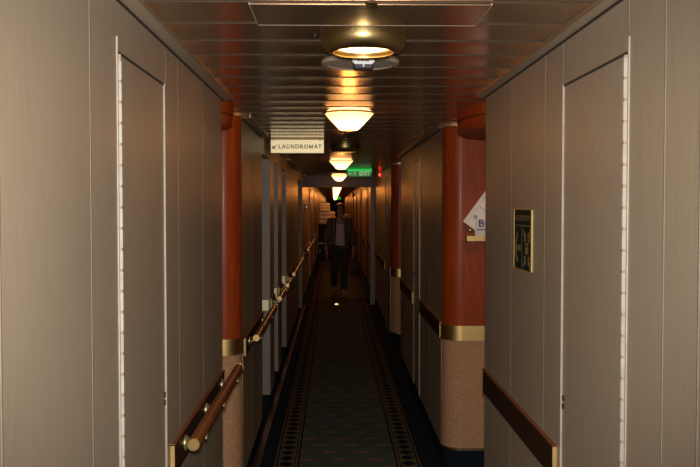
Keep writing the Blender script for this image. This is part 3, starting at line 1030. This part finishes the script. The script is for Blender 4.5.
for sa in (-1, 1):
    for sb in (-1, 1):
        stx(b, yc_ + sa * 0.056, zc_ + sb * 0.066, yc_ + sa * 0.026, zc_ + sb * 0.034, 0.013)
        stx(b, yc_ + sa * 0.020, zc_ + sb * 0.028, yc_ + sa * 0.048, zc_ + sb * 0.030, 0.008)
        stx(b, yc_ + sa * 0.020, zc_ + sb * 0.028, yc_ + sa * 0.024, zc_ + sb * 0.056, 0.008)
for dy in (-0.018, 0.0, 0.018):
    stx(b, yc_ + dy, zc_ - 0.018, yc_ + dy, zc_ + 0.008, 0.011)
    b.lathe([(0.006, XR - 0.0038), (0.006, XR - 0.0025)], (0, yc_ + dy, zc_ + 0.017), 10, axis='x')
b.build('assembly_symbol', 'signgold', msp)

# ------------------------------------------------------------------ brochure holder and the envelope in it
FY = 5.33
ho = thing('wall_holder', 'narrow brass holder fixed to the cherry wall in the right lobby', 'holder', (0.93, FY, 1.41))
b = B()
b.box(0.806, 1.06, FY - 0.045, FY - 0.041, 1.412, 1.447)
b.box(0.806, 1.06, FY - 0.045, FY, 1.412, 1.416)
b.box(0.806, 0.810, FY - 0.045, FY, 1.412, 1.447); b.box(1.056, 1.06, FY - 0.045, FY, 1.412, 1.447)
b.build('tray', 'brass', ho)
b = B(); b.lathe([(0.046, FY - 0.001), (0.046, FY - 0.004)], (0.845, 0, 1.505), 30, axis='y')
b.build('back_disc', 'rail', ho, smooth=True)
b = B(); b.lathe([(0.010, FY - 0.002), (0.012, FY - 0.010), (0.006, FY - 0.014)], (0.838, 0, 1.482), 14, axis='y')
b.build('knob', 'brass', ho, smooth=True)
A0 = Vector((0.789, 1.536)); U = Vector((0.142, 0.194)).normalized(); V = Vector((U.y, -U.x))
def env_quad(b, u0, u1, v0, v1, y0, y1, mi=0):
    b.prism([tuple(A0 + U * u + V * v) for u, v in ((u0, v0), (u0, v1), (u1, v1), (u1, v0))], y0, y1, 'y', mi)
en = thing('envelope', 'white paper bag with blue letter B leaning in the brass holder', 'envelope', (0.90, FY - 0.02, 1.44))
b = B(); env_quad(b, 0.0, 0.27, 0.0, 0.155, FY - 0.026, FY - 0.016); enp = b.build('paper', 'paper', en)
b = B()
b.box(0.862, 1.0, FY - 0.0285, FY - 0.027, 1.418, 1.545)
ens = b.build('sleeve', 'paper2', en)
b = B(); c = A0 + U * 0.065 + V * 0.046
b.lathe([(0.014, FY - 0.0265), (0.014, FY - 0.0255)], (c.x, 0, c.y), 20, axis='y')
env_quad(b, 0.02, 0.25, 0.020, 0.0215, FY - 0.0266, FY - 0.0258)
env_quad(b, 0.13, 0.134, 0.03, 0.12, FY - 0.0266, FY - 0.0258)
b.build('printed_mark', 'inkgrey', enp)
b = B()
bk = [(0.15, 0, 0.15, 1, 0.24), (0.05, 0.95, 0.40, 0.95, 0.14), (0.15, 0.52, 0.42, 0.52, 0.14), (0.05, 0.05, 0.42, 0.05, 0.14)]
bk += arc(0.36, 0.735, 0.24, 0.215, -PI / 2, PI / 2, 0.22) + arc(0.38, 0.285, 0.30, 0.235, -PI / 2, PI / 2, 0.22)
for (u0, v0, u1, v1, w) in bk:
    stroke(b, 0.884 + u0 * 0.044, 1.503 + v0 * 0.044, 0.884 + u1 * 0.044, 1.503 + v1 * 0.044, w * 0.044, FY - 0.0296, FY - 0.0280)
b.build('lettering', 'inkblue', ens)
b = B()
for k in range(5):
    b.box(0.874 + k * 0.012, 0.883 + k * 0.012, FY - 0.0293, FY - 0.0285, 1.482, 1.490)
b.build('small_print', 'inkblue', ens)

# ------------------------------------------------------------------ carpet runner
rn = thing('carpet_runner', 'long dark patterned carpet runner with oval chain borders down the corridor', 'carpet runner', (CX, 0, 0))
b = B(); b.box(CX - 0.475, CX + 0.475, YN + 0.2, 14.235, 0.0005, 0.006); b.box(CX - 0.475, CX + 0.475, 14.365, YF - 0.5, 0.0005, 0.006)
b.build('pile', 'runner', rn)

# ------------------------------------------------------------------ person
def skin_mesh(J, E, sub=2, root=0):
    names = list(J)
    me = bpy.data.meshes.new('s')
    me.from_pydata([J[n_][0] for n_ in names], [(names.index(a), names.index(c)) for a, c in E], [])
    o = bpy.data.objects.new('s', me); C.objects.link(o)
    md = o.modifiers.new('k', 'SKIN')
    o.modifiers.new('u', 'SUBSURF').levels = sub
    sv = me.skin_vertices[0].data
    for i, n_ in enumerate(names):
        r = J[n_][1]
        sv[i].radius = r if isinstance(r, tuple) else (r, r)
        sv[i].use_root = (i == root)
    dg = bpy.context.evaluated_depsgraph_get()
    out = bpy.data.meshes.new_from_object(o.evaluated_get(dg))
    bpy.data.objects.remove(o)
    out.materials.clear()
    return out
def put(name, me, mat, parent):
    me.materials.append(M[mat])
    o = link(name, me, parent)
    for p in me.polygons:
        p.use_smooth = True
    return o

PX, PY = 0.105, 15.35
J = {
 'pelvis': ((0, 0, 0.90), (0.125, 0.095)), 'waist': ((0, -0.005, 1.06), (0.115, 0.085)), 'chest': ((0, -0.01, 1.24), (0.135, 0.095)),
 'nb': ((0, 0.0, 1.38), 0.058), 'neck': ((0, -0.015, 1.45), 0.047), 'jaw': ((0, -0.035, 1.505), (0.055, 0.062)),
 'head': ((0, -0.025, 1.575), (0.072, 0.088)), 'top': ((0, -0.015, 1.645), (0.052, 0.062)),
 'nose': ((0, -0.128, 1.545), 0.011),
}
E = [('pelvis', 'waist'), ('waist', 'chest'), ('chest', 'nb'), ('nb', 'neck'), ('neck', 'jaw'), ('jaw', 'head'), ('head', 'top'), ('head', 'nose')]
for s, n_ in ((-1, 'l'), (1, 'r')):
    dy = 0.10 if s < 0 else -0.10            # arms swing opposite to the legs
    J['sh' + n_] = ((s * 0.165, 0.0, 1.345), 0.055)
    J['el' + n_] = ((s * 0.225, 0.03 - dy * 0.3, 1.085), 0.040)
    J['wr' + n_] = ((s * 0.240, -0.02 - dy, 0.875), 0.026)
    J['pa' + n_] = ((s * 0.238, -0.03 - dy * 1.15, 0.80), (0.020, 0.036))
    E += [('chest', 'sh' + n_), ('sh' + n_, 'el' + n_), ('el' + n_, 'wr' + n_), ('wr' + n_, 'pa' + n_)]
    for k in range(4):
        yo = (k - 1.5) * 0.019
        L = (0.070, 0.080, 0.074, 0.058)[k]
        bx_, by_, bz_ = J['pa' + n_][0]
        J['f%d%s' % (k, n_)] = ((bx_, by_ + yo, bz_ - 0.035), 0.0095)
        J['g%d%s' % (k, n_)] = ((bx_ - s * 0.008, by_ + yo, bz_ - 0.035 - L * 0.55), 0.0085)
        J['h%d%s' % (k, n_)] = ((bx_ - s * 0.026, by_ + yo, bz_ - 0.035 - L), 0.007)
        E += [('pa' + n_, 'f%d%s' % (k, n_)), ('f%d%s' % (k, n_), 'g%d%s' % (k, n_)), ('g%d%s' % (k, n_), 'h%d%s' % (k, n_))]
    J['t0' + n_] = ((bx_ - s * 0.01, by_ - 0.040, bz_ + 0.010), 0.011)
    J['t1' + n_] = ((bx_ - s * 0.022, by_ - 0.058, bz_ - 0.035), 0.009)
    E += [('pa' + n_, 't0' + n_), ('t0' + n_, 't1' + n_)]
legs = {'l': [(-0.085, 0.0, 0.84), (-0.095, 0.06, 0.47), (-0.105, 0.36, 0.135), (-0.105, 0.24, 0.035)],
        'r': [(0.085, 0.0, 0.84), (0.075, -0.10, 0.47), (0.065, -0.12, 0.085), (0.065, -0.26, 0.032)]}
for n_, q in legs.items():
    for nm, p, r in zip(('hip', 'kn', 'an', 'to'), q, (0.088, 0.057, 0.036, 0.030)):
        J[nm + n_] = (p, r)
    E += [('pelvis', 'hip' + n_), ('hip' + n_, 'kn' + n_), ('kn' + n_, 'an' + n_), ('an' + n_, 'to' + n_)]
pe = put('person', skin_mesh(J, E, 2), 'skin', None)
pe.location = (PX, PY, 0.012)
tag(pe, 'person in open striped shirt and dark trousers walking towards the viewer along the runner', 'person')
# trousers
JT = {'pelvis': ((0, 0, 0.90), (0.142, 0.112)), 'belt': ((0, -0.004, 1.00), (0.13, 0.10))}
ET = [('pelvis', 'belt')]
for n_, q in legs.items():
    h, k, a = (Vector(p) for p in q[:3])
    JT['h' + n_] = (tuple(h), 0.105); JT['k' + n_] = (tuple(k), 0.080); JT['a' + n_] = (tuple(a + (k - a) * 0.12), 0.062)
    ET += [('pelvis', 'h' + n_), ('h' + n_, 'k' + n_), ('k' + n_, 'a' + n_)]
put('trousers', skin_mesh(JT, ET, 2), 'trousers', pe)
# shoes
for n_, q in legs.items():
    a, t_ = Vector(q[2]), Vector(q[3])
    heel = a + (a - t_) * 0.28; heel.z = a.z - 0.055
    JS = {'a': (tuple(a + Vector((0, 0, -0.02))), (0.042, 0.046)), 'h': (tuple(heel), 0.038), 't': (tuple(t_ + (t_ - a) * 0.05), (0.042, 0.032))}
    put('shoe', skin_mesh(JS, [('a', 'h'), ('a', 't')], 2), 'shoe', pe)
# t-shirt and the open shirt over it
JU = {'w': ((0, -0.005, 0.85), (0.165, 0.132)), 'v': ((0, -0.008, 1.10), (0.132, 0.102)), 'c': ((0, -0.014, 1.25), (0.148, 0.112)), 'n': ((0, -0.004, 1.375), (0.072, 0.066)),
      'a': ((-0.165, 0, 1.345), 0.060), 'b': ((0.165, 0, 1.345), 0.060)}
put('tee_shirt', skin_mesh(JU, [('w', 'v'), ('v', 'c'), ('c', 'n'), ('c', 'a'), ('c', 'b')], 2), 'tee', pe)
JH = {'w': ((0, 0.004, 0.84), (0.185, 0.135)), 'v': ((0, 0.0, 1.06), (0.172, 0.125)), 'c': ((0, -0.008, 1.25), (0.170, 0.130)), 'n': ((0, 0.010, 1.392), (0.084, 0.076))}
EH = [('w', 'v'), ('v', 'c'), ('c', 'n')]
for s, n_ in ((-1, 'l'), (1, 'r')):
    JH['s' + n_] = ((s * 0.178, 0, 1.345), 0.080); JH['e' + n_] = (J['el' + n_][0], 0.066)
    w_ = Vector(J['wr' + n_][0]); JH['q' + n_] = (tuple(w_ + Vector((0, 0, 0.02))), 0.050)
    EH += [('c', 's' + n_), ('s' + n_, 'e' + n_), ('e' + n_, 'q' + n_)]
me = skin_mesh(JH, EH, 3)
bm = bmesh.new(); bm.from_mesh(me)
pl = []
for sg_ in (-1, 1):
    no = Vector((sg_, 0, 0.05)).normalized(); cp = Vector((sg_ * 0.070, 0, 1.15))
    bmesh.ops.bisect_plane(bm, geom=bm.verts[:] + bm.edges[:] + bm.faces[:], plane_co=cp, plane_no=no, dist=1e-5)
    pl.append((cp, no))
dele = [f for f in bm.faces if f.calc_center_median().y < 0.0 and all((f.calc_center_median() - cp).dot(no) < 0 for cp, no in pl)]
bmesh.ops.delete(bm, geom=dele, context='FACES'); bm.to_mesh(me); bm.free()
put('open_shirt', me, 'shirt', pe)
# hair
JR = {'a': ((0, 0.030, 1.545), (0.080, 0.075)), 'b': ((0, 0.002, 1.605), (0.098, 0.112)), 'c': ((0, -0.012, 1.668), (0.080, 0.092))}
me = skin_mesh(JR, [('a', 'b'), ('b', 'c')], 3)
bm = bmesh.new(); bm.from_mesh(me)
dele = [f for f in bm.faces if f.calc_center_median().z < 1.618 and f.calc_center_median().y < -0.035]
bmesh.ops.delete(bm, geom=dele, context='FACES'); bm.to_mesh(me); bm.free()
put('hair', me, 'hair', pe)
for s in (-1, 1):
    b = B(); b.lathe([(0.0045, -0.006), (0.009, -0.003), (0.010, 0.0)], (s * 0.030, 0.0, 0.0), 12, axis='y')
    for v in b.b.verts:
        v.co += Vector((0, -0.108, 1.578))
    b.build('eye', 'hair', pe, smooth=True, local=True)
b = B(); b.box(-0.022, 0.022, -0.106, -0.098, 1.500, 1.506, 0, 0.002); b.build('mouth', 'belldull', pe, local=True)
# canvas bag on the back, seen over the shoulder
JB = {'a': ((0.11, 0.20, 1.20), (0.10, 0.10)), 'b': ((0.125, 0.20, 1.38), (0.105, 0.095)), 'c': ((0.120, 0.19, 1.50), (0.075, 0.07))}
me = skin_mesh(JB, [('a', 'b'), ('b', 'c')], 3)
me.materials.append(M['sack'])
bp = link('shoulder_bag', me, None, True); bp.location = (PX, PY + 0.02, 0)
tag(bp, 'rounded beige canvas bag carried behind the shoulder of the walking person', 'bag')

# ------------------------------------------------------------------ linen cart and the folded sheets on it
ct = thing('linen_cart', 'black housekeeping cart piled with white linen by the far left wall', 'cart', (-0.20, 23.7, 0))
b = B(); b.box(-0.43, 0.05, 23.4, 24.2, 0.14, 1.10, 0, 0.02); b.build('cover', 'cartblack', ct)
b = B(); b.box(-0.45, 0.07, 23.38, 24.22, 1.10, 1.14, 0, 0.006); b.build('shelf', 'dark', ct)
for xx in (-0.40, 0.02):
    for yv in (23.46, 24.14):
        b = B(); b.lathe([(0.055, xx - 0.014), (0.06, xx - 0.010), (0.06, xx + 0.010), (0.055, xx + 0.014)], (0, yv, 0.06), 20, axis='x')
        b.box(xx - 0.012, xx + 0.012, yv - 0.02, yv + 0.02, 0.06, 0.15)
        b.build('wheel', 'dark', ct, smooth=True)
b = B(); b.tube([(-0.40, 23.38, 0.62), (-0.40, 23.34, 0.62), (-0.02, 23.34, 0.62), (-0.02, 23.38, 0.62)], 0.012); b.build('push_bar', 'chrome', ct, smooth=True)
b = B(); b.lathe([(0.014, 23.36), (0.012, 23.40)], (-0.38, 0, 0.42), 14, axis='y'); b.build('latch', 'chrome', ct, smooth=True)
for c_ in ct.children:
    c_.location.z += 0.007
z = 1.148
nm = ['bottom folded white sheet on the linen cart', 'second folded white sheet from the bottom of the cart pile', 'third folded white sheet from the bottom of the cart pile',
      'third folded white sheet from the top of the cart pile', 'second folded white sheet from the top of the cart pile', 'topmost folded white sheet on the linen cart']
for k in range(6):
    hgt = (0.12, 0.13, 0.12, 0.09, 0.09, 0.09)[k]
    xa, xb = (-0.40 + 0.006 * (k % 2), 0.05 - 0.01 * k) if k < 3 else (-0.385 + 0.005 * (k % 2), -0.085 - 0.006 * k)
    b = B(); b.box(xa, xb, 23.44 + 0.01 * (k % 3), 24.1, z, z + hgt - 0.012, 0, 0.03 if hgt > 0.1 else 0.024)
    tag(b.build('folded_sheet', 'linen', smooth=True), nm[k], 'linen', 'folded sheets piled on the cart')
    z += hgt - 0.0115

# ------------------------------------------------------------------ black bag by the right wall
JG = {'a': ((0.505, 20.5, 0.09), (0.15, 0.13)), 'b': ((0.51, 20.5, 0.20), (0.16, 0.12)), 'c': ((0.50, 20.5, 0.33), (0.08, 0.07))}
gb = thing('holdall', 'black soft bag standing on the carpet against the far right wall', 'bag', (0.51, 20.5, 0))
me = skin_mesh(JG, [('a', 'b'), ('b', 'c')], 3)
zmin = min(v.co.z for v in me.vertices)
for v in me.vertices:
    v.co.z -= zmin - 0.008
me.materials.append(M['bag']); link_world('bag_body', me, gb, True)
b = B(); b.tube([(0.44, 20.46, 0.26), (0.45, 20.46, 0.34), (0.50, 20.46, 0.38), (0.55, 20.46, 0.34), (0.56, 20.46, 0.26)], 0.010); b.build('handle', 'bag', gb, smooth=True)

# ------------------------------------------------------------------ lights
# the flash of the camera that took the photograph
L = bpy.data.lights.new('camera_flash', 'SPOT')
L.energy = 295; L.color = (1.0, 0.975, 0.955); L.spot_size = math.radians(67); L.spot_blend = 0.75; L.shadow_soft_size = 0.03
o = bpy.data.objects.new('camera_flash', L); C.objects.link(o)
o.location = (0.0, 0.0, 1.70); o.rotation_euler = (math.radians(87.6), 0, 0)

w = bpy.data.worlds.new('w'); S.world = w; w.use_nodes = True
w.node_tree.nodes['Background'].inputs[0].default_value = (0, 0, 0, 1)
w.node_tree.nodes['Background'].inputs[1].default_value = 0

# ------------------------------------------------------------------ camera
cam = bpy.data.cameras.new('camera'); cam.sensor_width = 36; cam.lens = 870 / 700 * 36
cam.clip_end = 200
co = bpy.data.objects.new('camera', cam); C.objects.link(co)
co.location = (0, 0, 1.63)
co.rotation_euler = (math.radians(90) - math.atan(27.5 / 870), 0, -math.atan(16 / 870))
S.camera = co

S.view_settings.view_transform = 'Standard'
S.view_settings.look = 'None'
S.view_settings.gamma = 1
S.view_settings.exposure = 0.0
S.view_settings.use_curve_mapping = False
S.cycles.use_denoising = True
S.cycles.max_bounces = 8
S.cycles.sample_clamp_indirect = 4.0
S.cycles.caustics_reflective = False
S.cycles.caustics_refractive = False
